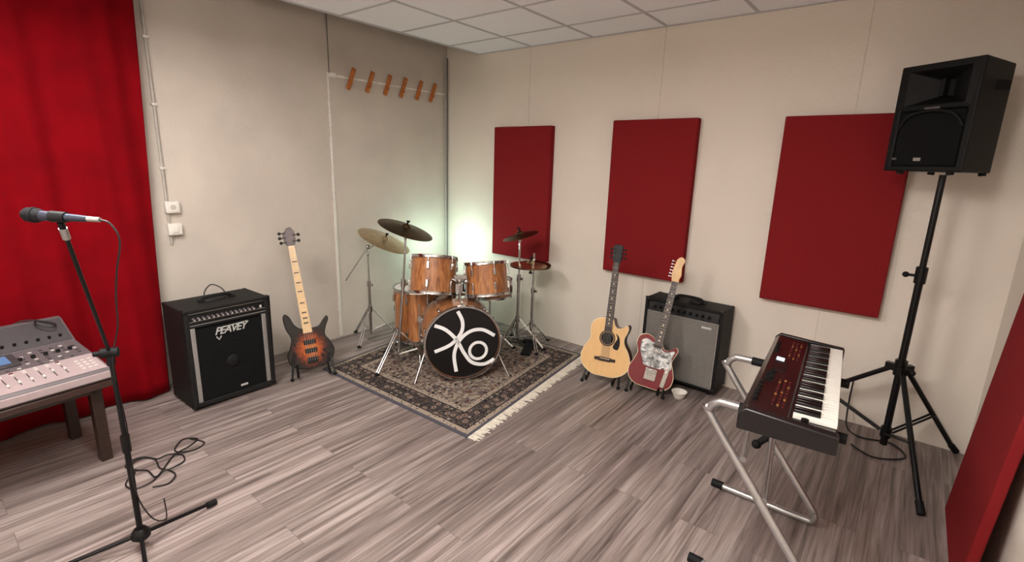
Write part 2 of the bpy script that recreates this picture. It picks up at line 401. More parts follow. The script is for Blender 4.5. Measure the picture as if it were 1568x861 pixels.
# ------------------------------------------------------------------ curtain
def curtain():
    o=Obj('red_curtain',(.13,-3.8,0))
    ny,nz=260,34; v=[];f=[]
    for j in range(nz+1):
        tz=j/nz; z=.012+tz*(2.93)
        for i in range(ny+1):
            ty=i/ny; edge=-2.76+.11*tz
            y=edge+(-5.1-edge)*ty
            amp=.012+.018*(1-tz)
            ph=y*19+.9*math.sin(y*3.1)+.5*math.sin(tz*2.3+y*2)
            x=.115+.03*(1-tz)+amp*math.sin(ph)+.006*math.sin(y*47+tz*3)
            v.append(Vector((x,y,z)))
    for j in range(nz):
        for i in range(ny):
            a=j*(ny+1)+i; f.append((a,a+1,a+ny+2,a+ny+1))
    ob=o.part('cloth',[(v,f)],M_curtain,world=True)
    s=ob.modifiers.new('sol','SOLIDIFY'); s.thickness=.003
    o.part('rail',[bx(.09,.14,-5.1,-2.62,2.945,2.975)],M_white,world=True)
curtain()

# ------------------------------------------------------------------ rug
A=Vector((2.08,-1.83,0));B=Vector((.55,-1.86,0));C=Vector((.34,-.22,0));D=Vector((1.89,-.2,0))
o=Obj('persian_rug',(1.2,-1.0,0))
nn=24; v=[];f=[];uvs=[]
for j in range(nn+1):
    for i in range(nn+1):
        s,t=i/nn,j/nn; p=(B*(1-s)+A*s)*(1-t)+(C*(1-s)+D*s)*t
        v.append(p+Vector((0,0,.009))-Vector((1.2,-1.0,0))); uvs.append((s,t))
for j in range(nn):
    for i in range(nn):
        a=j*(nn+1)+i; f.append((a,a+1,a+nn+2,a+nn+1))
me=bpy.data.meshes.new('pile'); me.from_pydata([tuple(p) for p in v],[],f); me.update()
ul=me.uv_layers.new(name='UVMap')
for lp in me.loops: ul.data[lp.index].uv=uvs[lp.vertex_index]
me.materials.append(M_rug); ob=bpy.data.objects.new('pile',me); bpy.context.collection.objects.link(ob); ob.parent=o.e
def quadprism(P,z0,z1):
    v=[Vector((p.x,p.y,z0)) for p in P]+[Vector((p.x,p.y,z1)) for p in P]
    return v,[(3,2,1,0),(4,5,6,7)]+[(i,(i+1)%4,4+(i+1)%4,4+i) for i in range(4)]
o.part('backing',[quadprism([B,A,D,C],.0005,.0085)],M_rugside,world=True)
fr=[]
for k in range(240):
    t=(k+random.random())/240; p=A*(1-t)+D*t; L_=random.uniform(.045,.08); a=random.uniform(-.45,.45)
    d=Vector((math.cos(a),math.sin(a)+.1,0)); n=Vector((-d.y,d.x,0))*.003
    q=p+d*L_
    z=random.uniform(.003,.006)
    fr.append(([p-n+Vector((0,0,.007)),p+n+Vector((0,0,.007)),q+n+Vector((0,0,z)),q-n+Vector((0,0,z)),p-n,p+n,q+n,q-n],[(0,1,2,3),(4,7,6,5),(0,4,5,1),(1,5,6,2),(2,6,7,3),(3,7,4,0)]))
o.part('fringe',fr,M_fringe,world=True,smooth=False)

# ------------------------------------------------------------------ drum kit
K=Obj('drum_kit',(1.3,-1.1,.010))
def W(*p): return Vector(p)
def drum(nm,c,axis,Rr,Dp,lugs=8,top=M_headwhite,bot=M_headwhite,hoop=M_chrome,hw=.022):
    E=q_axis(axis).to_4x4(); T=Matrix.Translation(Vector(c))@E
    g=g_lathe([(Rr,-Dp/2),(Rr,Dp/2),(Rr-.008,Dp/2),(Rr-.008,-Dp/2)],segs=56,closed=True); ob=K.part(nm+'_shell',[xf(g,T)],M_shell,world=True)
    for s,mt,n2 in ((1,top,'batter_head'),(-1,bot,'resonant_head')):
        zz=s*(Dp/2+.004); K.part(nm+'_'+n2,[xf(g_lathe([(0,zz),(Rr-.004,zz),(Rr-.002,zz-s*.006),(0,zz-s*.006)],segs=56),T)],mt,world=True)
    hp=[]
    for s in (1,-1):
        z0=s*(Dp/2-.012); z1=s*(Dp/2-.012+hw)
        hp.append(xf(g_lathe([(Rr+.001,z0),(Rr+.013,z0),(Rr+.010,(z0+z1)/2),(Rr+.012,z1),(Rr+.001,z1)],segs=56,closed=True),T))
    K.part(nm+'_hoops',hp,hoop,world=True)
    lg=[]
    for k in range(lugs):
        a=2*math.pi*(k+.5)/lugs; ca,sa=math.cos(a),math.sin(a)
        for s in (1,-1):
            lg.append(xf(g_box((.02,.018,.055),((Rr+.011)*ca,(Rr+.011)*sa,s*(Dp/2-.07)),(0,0,a)),T))
            lg.append(xf(g_cyl(((Rr+.014)*ca,(Rr+.014)*sa,s*(Dp/2-.08)),((Rr+.014)*ca,(Rr+.014)*sa,s*(Dp/2+.012)),.004,segs=6),T))
    K.part(nm+'_lugs',lg,M_chrome,bevel=.003,world=True)
    return T
z0=.01
nrm=Vector((.80,-.60,0)).normalized(); rt=Vector((.60,.80,0)).normalized()
BR=.275; bd_front=Vector((1.49,-1.27,BR+.016+z0)); BDp=.40
bc=bd_front-nrm*(BDp/2)
drum('bass',bc,nrm,BR,BDp,lugs=10,top=M_headblack,hoop=M_chrome,hw=.036)
T=Matrix(((rt.x,0,nrm.x,bd_front.x),(rt.y,0,nrm.y,bd_front.y),(0,1,0,bd_front.z),(0,0,0,1)))
def pl(pts): return [((x-710)/56.5*.28,(530-y)/55.5*.28) for x,y in pts]
st=[pl([(702,481),(709,497),(707,514),(692,531),(668,541)]),
    pl([(668,501),(684,508),(700,524),(712,546),(724,561),(742,565),(758,558)]),
    pl([(758,521),(740,511),(722,512),(706,524),(697,546),(700,574)])]
gl=[xf(ribbon(s,.026,.0045),T) for s in st]
ring=[(733+13*math.cos(a*math.pi/12),543+13*math.sin(a*math.pi/12)) for a in range(25)]
gl.append(xf(ribbon(pl(ring),.022,.005,smooth=0),T))
K.part('bass_logo',gl,M_logo,world=True)
sp=[]
for s in (-1,1):
    b0=bc+nrm*.08+rt*s*(BR*.93)+Vector((0,0,-.06)); sp.append(g_cyl(b0,Vector((b0.x,b0.y,0))+rt*s*.10+nrm*.13+Vector((0,0,z0)),.007))
K.part('bass_spurs',sp,M_chrome,world=True)
pdl=bc-nrm*(BDp/2+.18)
K.part('bass_pedal',[g_box((.26,.09,.012),pdl+Vector((0,0,.05)),(0,R(-10),math.atan2(nrm.y,nrm.x))),g_box((.30,.10,.008),pdl+Vector((0,0,.016)),(0,0,math.atan2(nrm.y,nrm.x))),g_cyl(pdl+nrm*.10+rt*.05+W(0,0,.02),pdl+nrm*.10+rt*.05+W(0,0,.22),.008),g_cyl(pdl+nrm*.10-rt*.05+W(0,0,.02),pdl+nrm*.10-rt*.05+W(0,0,.22),.008),g_cyl(pdl+nrm*.10+rt*.05+W(0,0,.21),pdl+nrm*.10-rt*.05+W(0,0,.21),.007),g_cyl(pdl+nrm*.10+W(0,0,.21),pdl+nrm*.155+W(0,0,.30),.005)],M_chrome,world=True)
t1=Vector((1.12,-1.22,.745)); t2=Vector((1.42,-.94,.725))
drum('rack_tom_left',t1,Vector((-.16,.24,1)),.172,.275,lugs=6)
drum('rack_tom_right',t2,Vector((-.2,.1,1)),.158,.245,lugs=6)
mt=bc+nrm*.02+W(0,0,BR)
K.part('tom_mount',[g_cyl(mt,mt+W(0,0,.20),.014),g_cyl(mt+rt*.05,mt+rt*.05+W(0,0,.18),.011),g_box((.12,.06,.03),mt+W(0,0,.012),(0,0,math.atan2(rt.y,rt.x))),
  g_tube([mt+W(0,0,.14),t1*.5+(mt+W(0,0,.17))*.5+W(0,0,-.0),t1+(mt-t1)*.35+W(0,0,.0)],.010),g_tube([mt+rt*.05+W(0,0,.14),(t2+mt)*.5+W(0,0,.06),t2+(mt-t2)*.3],.010),
  g_sph(mt+W(0,0,.16),.026),g_sph(mt+rt*.05+W(0,0,.15),.024),g_box((.05,.05,.07),mt+W(0,0,.10),(0,0,.6)),
  g_cyl(mt+nrm*.03+W(0,0,.01),mt+nrm*.03+W(0,0,.13),.008),g_box((.09,.03,.03),mt+nrm*.02+W(0,0,.19),(0,0,math.atan2(rt.y,rt.x)))],M_chrome,world=True)
ft=Vector((.83,-1.12,.375)); drum('floor_tom',ft,(0,0,1),.200,.42,lugs=8)
lg=[]
for a in (R(200),R(320),R(80)):
    d=Vector((math.cos(a),math.sin(a),0)); p=ft+d*.225
    lg+=[g_cyl(Vector((p.x,p.y,.5)),Vector((p.x,p.y,.07)),.006),g_cyl(Vector((p.x,p.y,.07)),Vector((p.x,p.y,z0))+d*.03,.009),g_box((.03,.03,.05),ft+d*.217+W(0,0,.0),(0,0,a))]
K.part('floor_tom_legs',lg,M_chrome,world=True)
def tripod(nm,base,rad,ztop,rot=0,hub=.26,bl=M_chrome,low=.09,rp=.011,top=None):
    b=Vector(base); t_=Vector(top) if top else b+W(0,0,ztop)
    def pt(k): return b.lerp(t_,k/ztop)
    g=[g_cyl(b+W(0,0,low-.03),pt(ztop*.62),rp+.002),g_cyl(pt(ztop*.6),t_,rp-.003),g_cyl(pt(ztop*.585),pt(ztop*.64),rp+.008),
       g_cyl(b+W(0,0,hub-.03),b+W(0,0,hub+.03),rp+.009),g_box((.05,.012,.02),pt(ztop*.61)+W(.02,.0,0)),g_sph(pt(ztop*.93),.014)]; ft_=[]
    for k in range(3):
        a=rot+k*2*math.pi/3; d=Vector((math.cos(a),math.sin(a),0)); n=Vector((-d.y,d.x,0))
        foot=b+d*rad+W(0,0,.012+z0); tp=b+d*.02+W(0,0,hub)
        for s in (-.009,.009): g.append(g_cyl(tp+n*s,foot+n*s,.005,segs=8))
        mid=tp.lerp(foot,.55)
        for s in (-.009,.009): g.append(g_cyl(b+W(0,0,low)+n*s,mid+n*s,.004,segs=8))
        ft_.append(g_sph(foot,.016,(1.2,1.2,.75)))
    K.part(nm+'_stand',g,bl,world=True); K.part(nm+'_stand_feet',ft_,M_blackmatte,world=True)
def cymbal(nm,c,axis,r,mat=M_cymbal):
    pr=[(0,.030),(.012,.030),(.024,.022),(.034,.008),(r*.5,.0),(r*.85,-.009),(r,-.016),(r,-.0175),(r*.5,-.002),(.034,.006),(0,.026)]
    K.part(nm,[g_lathe([(a,b+.0) for a,b in pr],c,axis,56)],mat,world=True)
    K.part(nm+'_wingnut',[g_cyl(Vector(c)+Vector(axis).normalized()*.028,Vector(c)+Vector(axis).normalized()*.055,.007),g_box((.034,.006,.014),Vector(c)+Vector(axis).normalized()*.052)],M_blackmatte,world=True)
tripod('crash',(.90,-1.40,0),.27,1.09,rot=R(-75),hub=.28,top=(.965,-1.35,1.11))
cymbal('crash_cymbal',(.965,-1.35,1.108),Vector((.32,.17,1)),.212)
tripod('ride',(.27,-1.21,0),.24,.86,rot=R(-60),hub=.30)
K.part('ride_boom',[g_cyl((.27,-1.21,.84),(.36,-1.13,.92),.007),g_cyl((.27,-1.21,.86),(.14,-1.36,.56),.006),g_sph((.27,-1.21,.86),.02)],M_chrome,world=True)
cymbal('ride_cymbal',(.38,-1.11,.93),Vector((.40,.24,1)),.235,M_cymbal2)
tripod('splash',(1.35,-.44,0),.25,1.04,rot=R(-100),hub=.27)
cymbal('splash_cymbal',(1.35,-.44,1.02),Vector((-.20,-.20,1)),.155)
tripod('hi_hat',(1.44,-.35,0),.22,.86,rot=R(-40),hub=.22)
cymbal('hi_hat_top',(1.42,-.37,.765),Vector((.04,.03,1)),.178,M_cymbal2); cymbal('hi_hat_bottom',(1.42,-.37,.735),Vector((0,.05,-1)),.178)
K.part('hi_hat_pedal',[g_box((.08,.24,.012),(1.50,-.47,.04),(R(8),0,R(25))),g_box((.14,.05,.03),(1.44,-.35,.05),(0,0,R(25)))],M_blackmatte,world=True)
drum('snare',(1.18,-.62,.56),(0,0,1),.178,.13,lugs=8)
tripod('snare',(1.18,-.62,0),.22,.47,rot=R(30),hub=.2)
S=Obj('drum_stool',(.72,-.55,0.010))
S.part('seat',[g_lathe([(0,.52),(.15,.52),(.165,.505),(.165,.455),(.15,.44),(0,.44)],segs=36)],M_blackmatte,bevel=.006)
gg=[g_cyl((0,0,.10),(0,0,.45),.014)]
for k in range(3):
    a=k*2.094+.4; gg.append(g_cyl((0,0,.26),(.2*math.cos(a),.2*math.sin(a),.012),.009)); gg.append(g_cyl((0,0,.11),(.1*math.cos(a),.1*math.sin(a),.14),.006))
S.part('legs',gg,M_chrome)
LX,LY,LZ=.44,-.42,.64
o=Obj('led_stage_light',(LX,LY,.01))
o.part('pole',[g_cyl((0,0,.02),(0,0,LZ-.10),.010)]+[g_cyl((0,0,.12),(.10*math.cos(a),.10*math.sin(a),.006),.006) for a in (0.3,2.4,4.5)],M_stand)
o.part('housing',[g_lathe([(0,-.13),(.04,-.12),(.055,-.03),(.055,.0),(.048,.0),(.045,-.02),(0,-.02)],(0,0,LZ-.03),(-.45,.5,.75),24)],M_stand)
o.part('lens',[g_lathe([(0,-.012),(.044,-.012),(.044,-.018),(0,-.018)],(0,0,LZ-.03),(-.45,.5,.75),24)],M_led)
ld=bpy.data.lights.new('led_beam','POINT'); ld.energy=9; ld.color=(.66,1,.88); ld.shadow_soft_size=.04
lo=bpy.data.objects.new('led_beam',ld); bpy.context.collection.objects.link(lo); lo.parent=o.e; lo.location=(-.09,.10,LZ+.12)

# ------------------------------------------------------------------ guitars
def strings(o,xs_,z0_,z1_,y0,y1,spread0,spread1,n):
    g=[]
    for i in range(n):
        t=(i/(n-1)-.5); g.append(g_cyl((t*spread0,y0,z0_),(t*spread1,y1,z1_),.0011,segs=5))
    o.part('strings',g,M_alu)
def neck(o,z0_,z1_,w0,w1,y,mat_b,mat_f,frets,dots=True,dotmat=None):
    out=[(-w0/2,z0_),(w0/2,z0_),(w1/2,z1_),(-w1/2,z1_)]
    o.part('neck',[g_prism(out,y,y+.018)],mat_b,bevel=.005)
    o.part('fingerboard',[g_prism(out,y-.006,y)],mat_f)
    fg=[];L_=z1_-z0_; scale=L_*1.35
    for k in range(1,frets+1):
        d=scale*(1-2**(-k/12))
        if d>L_-.003: break
        zz=z1_-d; w=w1+(w0-w1)*(d/L_); fg.append(g_box((w,.002,.0022),(0,y-.007,zz)))
    o.part('frets',fg,M_alu,smooth=False)
    dg=[]
    for k in (3,5,7,9,12,15,17,19):
        d=scale*(1-2**(-(k-.5)/12))
        if d<L_: dg.append(g_cyl((0,y-.0062,z1_-d),(0,y-.0075,z1_-d),.006,segs=12) if not dotmat else g_box((.034,.002,.009),(0,y-.0068,z1_-d)))
    o.part('inlays',dg,dotmat or M_cream)
def floor_guitar_stand(nm,loc,rz,w=.26,h=.30,back=.2):
    s=Obj(nm,loc,rz)
    s.part('frame',[g_tube([(-w*.5,-.09,.012),(-w*.36,.02,.20),(0,back*.45,h),(w*.36,.02,.20),(w*.5,-.09,.012)],.008),
        g_tube([(-w*.36,.0,.10),(-w*.36,-.11,.035),(-w*.36,-.13,.075)],.008),g_tube([(w*.36,.0,.10),(w*.36,-.11,.035),(w*.36,-.13,.075)],.008),
        g_tube([(0,back*.45,h),(0,back*.9,h*.5),(0,back*1.1,.012)],.008),g_cyl((-w*.36,.0,.10),(w*.36,0,.10),.006)],M_stand)
    s.part('rubber_feet',[g_sph(p,.014) for p in ((-w*.5,-.09,.014),(w*.5,-.09,.014),(0,back*1.1,.014))],M_blackmatte)
    return s

bl=math.atan2(.27,1.02)
o=Obj('bass_guitar',(.585,-1.945,.055),rz=R(66),rx=-bl,ry=R(-5.5))
out=catmull([(p[0],p[1],0) for p in [(0,0),(.08,.006),(.14,.045),(.165,.11),(.145,.18),(.118,.235),(.135,.295),(.160,.345),(.150,.372),(.120,.345),(.085,.308),(.045,.30),(0,.302),(-.045,.31),(-.08,.345),(-.105,.41),(-.135,.435),(-.152,.40),(-.145,.32),(-.122,.25),(-.140,.18),(-.168,.12),(-.150,.045),(-.08,.006)]],6,True)
out=[(p.x,p.y) for p in out]
o.part('body',[g_prism(out,-.02,.02)],M_burst,bevel=.005,bseg=2)
neck(o,.27,.93,.064,.042,-.033,M_maple,M_maple,24,dotmat=M_rosewood)
hd=[(-.021,.925),(.021,.925),(.036,.96),(.040,1.03),(.018,1.07),(-.012,1.065),(-.046,1.02),(-.040,.955)]
o.part('headstock',[g_prism(hd,-.028,-.012)],M_headburst,bevel=.003)
o.part('nut',[g_box((.042,.01,.006),(0,-.036,.925))],M_cream)
tg=[]
for x,zz in ((-.058,.96),(-.062,.995),(-.060,1.03)): tg+=[g_cyl((-.035,-.02,zz),(x,-.02,zz),.004),g_sph((x-.006,-.02,zz),.012,(1,.5,1)),g_cyl((x+.03,-.04,zz),(x+.03,-.01,zz),.006)]
for x,zz in ((.052,.965),(.056,1.01)): tg+=[g_cyl((.03,-.02,zz),(x,-.02,zz),.004),g_sph((x+.006,-.02,zz),.012,(1,.5,1)),g_cyl((x-.03,-.04,zz),(x-.03,-.01,zz),.006)]
o.part('tuners',tg,M_black)
o.part('pickups',[g_box((.085,.012,.034),(0,-.024,.20)),g_box((.085,.012,.034),(0,-.024,.135))],M_black,bevel=.004)
o.part('bridge',[g_box((.075,.012,.045),(0,-.025,.062))],M_black,bevel=.002)
o.part('knobs',[g_cyl((x,-.02,zz),(x,-.038,zz),.010) for x,zz in ((.09,.12),(.115,.085),(.10,.045),(.075,.085))],M_black)
strings(o,None,.06,.925,-.038,-.042,.062,.034,5)
floor_guitar_stand('guitar_stand',(.57,-1.95,0),R(66),w=.30,h=.30,back=.15)

al=math.atan2(.17,.97)
o=Obj('acoustic_guitar',(2.30,-.565,.06),rz=R(12),rx=-al)
ac=[(0,0),(.09,.006),(.165,.055),(.190,.125),(.170,.20),(.132,.265),(.128,.31),(.142,.345),(.150,.385),(.135,.405),(.105,.385),(.07,.375),(.045,.395),(.03,.435),(.0,.443),(-.06,.440),(-.115,.41),(-.138,.355),(-.130,.30),(-.135,.26),(-.172,.20),(-.190,.125),(-.165,.055),(-.09,.006)]
out=[(p.x,p.y) for p in catmull([(p[0],p[1],0) for p in ac],6,True)]
o.part('body_sides',[g_prism(out,-.045,.045)],M_mahog,bevel=.004)
o.part('binding',[g_prism([(x*1.0,z_) for x,z_ in out],-.047,-.043)],M_cream)
o.part('soundboard',[g_prism([(x*.975,.222+(z_-.222)*.98) for x,z_ in out],-.0485,-.0465)],M_spruce)
o.part('soundhole',[g_cyl((0,-.0485,.29),(0,-.0495,.29),.047,segs=32)],M_blackmatte)
o.part('rosette',[g_lathe([(.050,0),(.060,0),(.060,.001),(.050,.001)],(0,-.0485,.29),(0,-1,0),36,closed=True)],M_rosewood)
pgp=[(p.x,p.y) for p in catmull([(.055,.255,0),(.075,.30,0),(.060,.335,0),(.088,.31,0),(.098,.26,0),(.085,.215,0),(.05,.225,0)],6,True)]
o.part('pickguard',[g_prism(pgp,-.0505,-.0487)],M_black)
o.part('bridge',[g_box((.16,.008,.022),(0,-.0525,.13)),g_box((.09,.01,.03),(0,-.0525,.13))],M_rosewood,bevel=.002)
o.part('bridge_saddle',[g_box((.075,.004,.004),(0,-.058,.136))],M_cream)
neck(o,.345,.86,.056,.043,-.052,M_mahog,M_rosewood,20)
hd=[(-.023,.855),(.023,.855),(.034,.875),(.037,.985),(.0,.992),(-.037,.985),(-.034,.875)]
o.part('headstock',[g_prism(hd,-.05,-.034)],M_black,bevel=.003)
tg=[]
for zz in (.895,.925,.955):
    for s in (-1,1): tg+=[g_cyl((s*.03,-.038,zz),(s*.048,-.038,zz),.003),g_sph((s*.053,-.038,zz),.009,(1,.6,1)),g_cyl((s*.022,-.062,zz),(s*.022,-.045,zz),.004)]
o.part('tuners',tg,M_black)
strings(o,None,.132,.86,-.060,-.062,.058,.036,6)
floor_guitar_stand('guitar_stand',(2.285,-.55,0),R(12),w=.28,h=.28,back=.18)

el=math.atan2(.20,.90)
o=Obj('electric_guitar',(2.625,-.52,.05),rz=R(14),rx=-el,ry=R(7.5))
te=[(0,0),(.09,.004),(.148,.045),(.160,.11),(.140,.175),(.122,.225),(.132,.27),(.142,.315),(.128,.338),(.098,.318),(.070,.298),(.045,.305),(.028,.34),(.028,.355),(-.028,.355),(-.04,.365),(-.09,.380),(-.140,.355),(-.150,.30),(-.128,.24),(-.140,.18),(-.162,.11),(-.148,.045),(-.09,.004)]
out=[(p.x,p.y) for p in catmull([(p[0],p[1],0) for p in te],6,True)]
o.part('body',[g_prism(out,-.022,.022)],M_crimson,bevel=.004,bseg=3)
o.part('binding',[g_prism(out,-.0235,-.0205)],M_cream)
o.part('body_top',[g_prism([(x*.975,.185+(z_-.185)*.982) for x,z_ in out],-.0245,-.0225)],M_crimson)
pk=[(-.055,.155),(.05,.155),(.065,.165),(.105,.16),(.128,.18),(.115,.23),(.118,.275),(.122,.305),(.105,.305),(.07,.285),(.035,.295),(.03,.33),(-.03,.33),(-.08,.345),(-.115,.325),(-.112,.26),(-.095,.22),(-.075,.18)]
out=[(p.x,p.y) for p in catmull([(p[0],p[1],0) for p in pk],4,True)]
o.part('pickguard',[g_prism(out,-.0275,-.0245)],M_pearl)
o.part('bridge_plate',[g_box((.082,.006,.085),(0,-.028,.10))],M_chrome,bevel=.002)
o.part('pickups',[g_box((.072,.010,.02),(0,-.031,.125),(0,R(12),0)),g_box((.070,.012,.022),(0,-.031,.275))],M_chrome,bevel=.003)
o.part('control_plate',[g_box((.032,.005,.15),(.100,-.027,.105),(0,R(4),0))],M_chrome,bevel=.006)
o.part('knobs',[g_cyl((.098,-.027,zz),(.098,-.046,zz),.009) for zz in (.06,.095)]+[g_cyl((.103,-.027,.145),(.103,-.044,.15),.003)],M_chrome)
neck(o,.30,.79,.056,.042,-.036,M_maple,M_rosewood,21)
hd=[(p.x,p.y) for p in catmull([(-.021,.785,0),(.021,.785,0),(.022,.815,0),(.030,.84,0),(.020,.90,0),(.030,.945,0),(.005,.968,0),(-.022,.95,0),(-.032,.90,0),(-.036,.84,0),(-.030,.81,0)],4,True)]
o.part('headstock',[g_prism(hd,-.036,-.022)],M_maple,bevel=.002)
o.part('tuners',sum([[g_cyl((-.034,-.028,.82+.022*k),(-.048,-.028,.82+.022*k),.003),g_sph((-.052,-.028,.82+.022*k),.007,(1,.6,1)),g_cyl((-.018+.003*k,-.048,.82+.022*k),(-.018+.003*k,-.03,.82+.022*k),.0035)] for k in range(6)],[]),M_chrome)
strings(o,None,.09,.79,-.040,-.044,.052,.034,6)
floor_guitar_stand('guitar_stand',(2.605,-.48,0),R(14),w=.26,h=.22,back=.10)

# ------------------------------------------------------------------ amps
def corners(w,d,h,z0_=0,s=.028):
    g=[]
    for x in (-1,1):
        for y in (-1,1):
            for z in (z0_,h): g.append(g_box((s,s,s),(x*(w/2-s/2+.002),y*(d/2-s/2+.002),z+(s/2-.002 if z==z0_ else -s/2+.002))))
    return g
o=Obj('bass_amplifier',(.405,-2.50,0),rz=R(92))
w,d,h=.53,.33,.665
o.part('cabinet',[bx(-w/2,w/2,-d/2+.02,d/2,.02,h),bx(-w/2,-w/2+.03,-d/2,-d/2+.03,.02,h),bx(w/2-.03,w/2,-d/2,-d/2+.03,.02,h),bx(-w/2,w/2,-d/2,-d/2+.03,.02,.05),bx(-w/2,w/2,-d/2,-d/2+.03,h-.02,h),bx(-w/2,w/2,-d/2,-d/2+.03,.548,.560)],M_tolex,bevel=.006)
o.part('corner_caps',corners(w,d,h,.02),M_black,bevel=.008,bseg=3)
o.part('grille',[bx(-.205,.205,-d/2+.008,-d/2+.022,.055,.535)],M_grillblk)
o.part('side_trim',[bx(-.235,-.208,-d/2+.002,-d/2+.022,.05,.548),bx(.208,.235,-d/2+.002,-d/2+.022,.05,.548)],M_alu,bevel=.003)
o.part('speaker_ring',[g_lathe([(.150,0),(.156,0),(.156,.0025),(.150,.0025)],(0,-d/2+.008,.27),(0,-1,0),40,closed=True),g_sph((0,-d/2+.012,.27),.045,(1,.35,1))],M_blackmatte)
o.part('control_panel',[g_box((.47,.012,.075),(0,-d/2+.016,.602),(R(-12),0,0))],M_black)
o.part('control_trim',[g_box((.47,.003,.004),(0,-d/2+.001,.566),(R(-12),0,0)),g_box((.47,.003,.004),(0,-d/2+.015,.638),(R(-12),0,0)),g_box((.47,.002,.0025),(0,-d/2+.006,.588),(R(-12),0,0))],M_alu)
kn=[g_cyl((-.21+.028*k,-d/2+.010,.606),(-.21+.028*k,-d/2-.012,.601),.0085,segs=12) for k in range(14)]
o.part('knobs',kn,M_mixmid)
o.part('knob_caps',[g_cyl((-.21+.028*k,-d/2-.012,.601),(-.21+.028*k,-d/2-.0135,.6007),.005,segs=10) for k in range(14)]+[g_box((.012,.006,.018),(.205,-d/2+.004,.604))],M_btn_w)
text_part(o,'badge','PEAVEY',.068,(.0,-d/2+.004,.495),(R(90),0,0),M_amplabel,shear=.35,ext=.002,space=.82)
o.part('badge_swash',[xf(ribbon([(-.09,-.028),(-.075,-.05),(-.06,-.028)],.008,0,smooth=0),Matrix.Translation((0,-d/2+.004,.49))@Matrix.Rotation(R(90),4,'X')),xf(ribbon([(-.03,.028),(.11,.034)],.006,0,smooth=0),Matrix.Translation((0,-d/2+.004,.49))@Matrix.Rotation(R(90),4,'X'))],M_amplabel)
o.part('label',[bx(.03,.075,-d/2+.004,-d/2+.009,.075,.088)],M_amplabel)
o.part('handle',[g_tube([(-.09,0,h),(-.08,0,h+.022),(0,0,h+.028),(.08,0,h+.022),(.09,0,h)],.009),bx(-.11,-.08,-.02,.02,h-.002,h+.012),bx(.08,.11,-.02,.02,h-.002,h+.012)],M_blackmatte)
o.part('cable_on_top',[g_tube([(-.06,.02,h+.004),(-.05,.05,h+.05),(0,.06,h+.09),(.05,.03,h+.06),(.06,0,h+.01),(-.02,-.03,h+.006),(-.10,.0,h+.005)],.004)],M_cable)
o.part('feet',[g_cyl((x,y,0),(x,y,.022),.018) for x in (-.22,.22) for y in (-.12,.12)],M_blackmatte)

o=Obj('guitar_amplifier',(2.735,-.150,0),rz=R(-2))
w,d,h=.58,.235,.645
o.part('cabinet',[bx(-w/2,w/2,-d/2+.015,d/2,.04,h),bx(-w/2,-w/2+.02,-d/2,-d/2+.03,.04,h),bx(w/2-.02,w/2,-d/2,-d/2+.03,.04,h),bx(-w/2,w/2,-d/2,-d/2+.03,.04,.06),bx(-w/2,w/2,-d/2,-d/2+.03,h-.02,h)],M_tolex,bevel=.006)
o.part('corner_caps',corners(w,d,h,.04),M_black,bevel=.008,bseg=3)
o.part('grille',[bx(-.262,.262,-d/2+.002,-d/2+.020,.065,.545)],M_grillsil,bevel=.004)
o.part('grille_trim',[bx(-.267,.267,-d/2,-d/2+.02,.545,.551),bx(-.267,.267,-d/2,-d/2+.02,.06,.066),bx(-.267,-.261,-d/2,-d/2+.02,.06,.55),bx(.261,.267,-d/2,-d/2+.02,.06,.55)],M_alu)
o.part('control_panel',[g_box((.52,.012,.066),(0,-d/2+.014,.588),(R(-12),0,0))],M_black)
o.part('knobs',[g_cyl((-.21+.045*k,-d/2+.008,.588),(-.21+.045*k,-d/2-.010,.583),.009,segs=12) for k in range(10)],M_black)
o.part('badge',[bx(.15,.22,-d/2-.002,-d/2+.003,.50,.515)],M_amplabel)
o.part('handle',[g_tube([(-.10,0,h),(-.085,0,h+.028),(0,0,h+.034),(.085,0,h+.028),(.10,0,h)],.011),bx(-.12,-.085,-.02,.02,h-.002,h+.010),bx(.085,.12,-.02,.02,h-.002,h+.010)],M_blackmatte)
o.part('pedal_on_top',[bx(.02,.10,-.055,.0,h,h+.02)],M_black,bevel=.004)
o.part('casters',[g_cyl((x-.01,y,.022),(x+.01,y,.022),.021) for x in (-.24,.24) for y in (-.07,.07)]+[bx(x-.015,x+.015,y-.015,y+.015,.034,.044) for x in (-.24,.24) for y in (-.07,.07)],M_blackmatte)
o=Obj('white_bowl',(2.83,-.43,0))
o.part('bowl',[g_lathe([(0,.0),(.030,.0),(.038,.012),(.055,.05),(.052,.05),(.035,.014),(0,.008)],segs=32)],M_white)

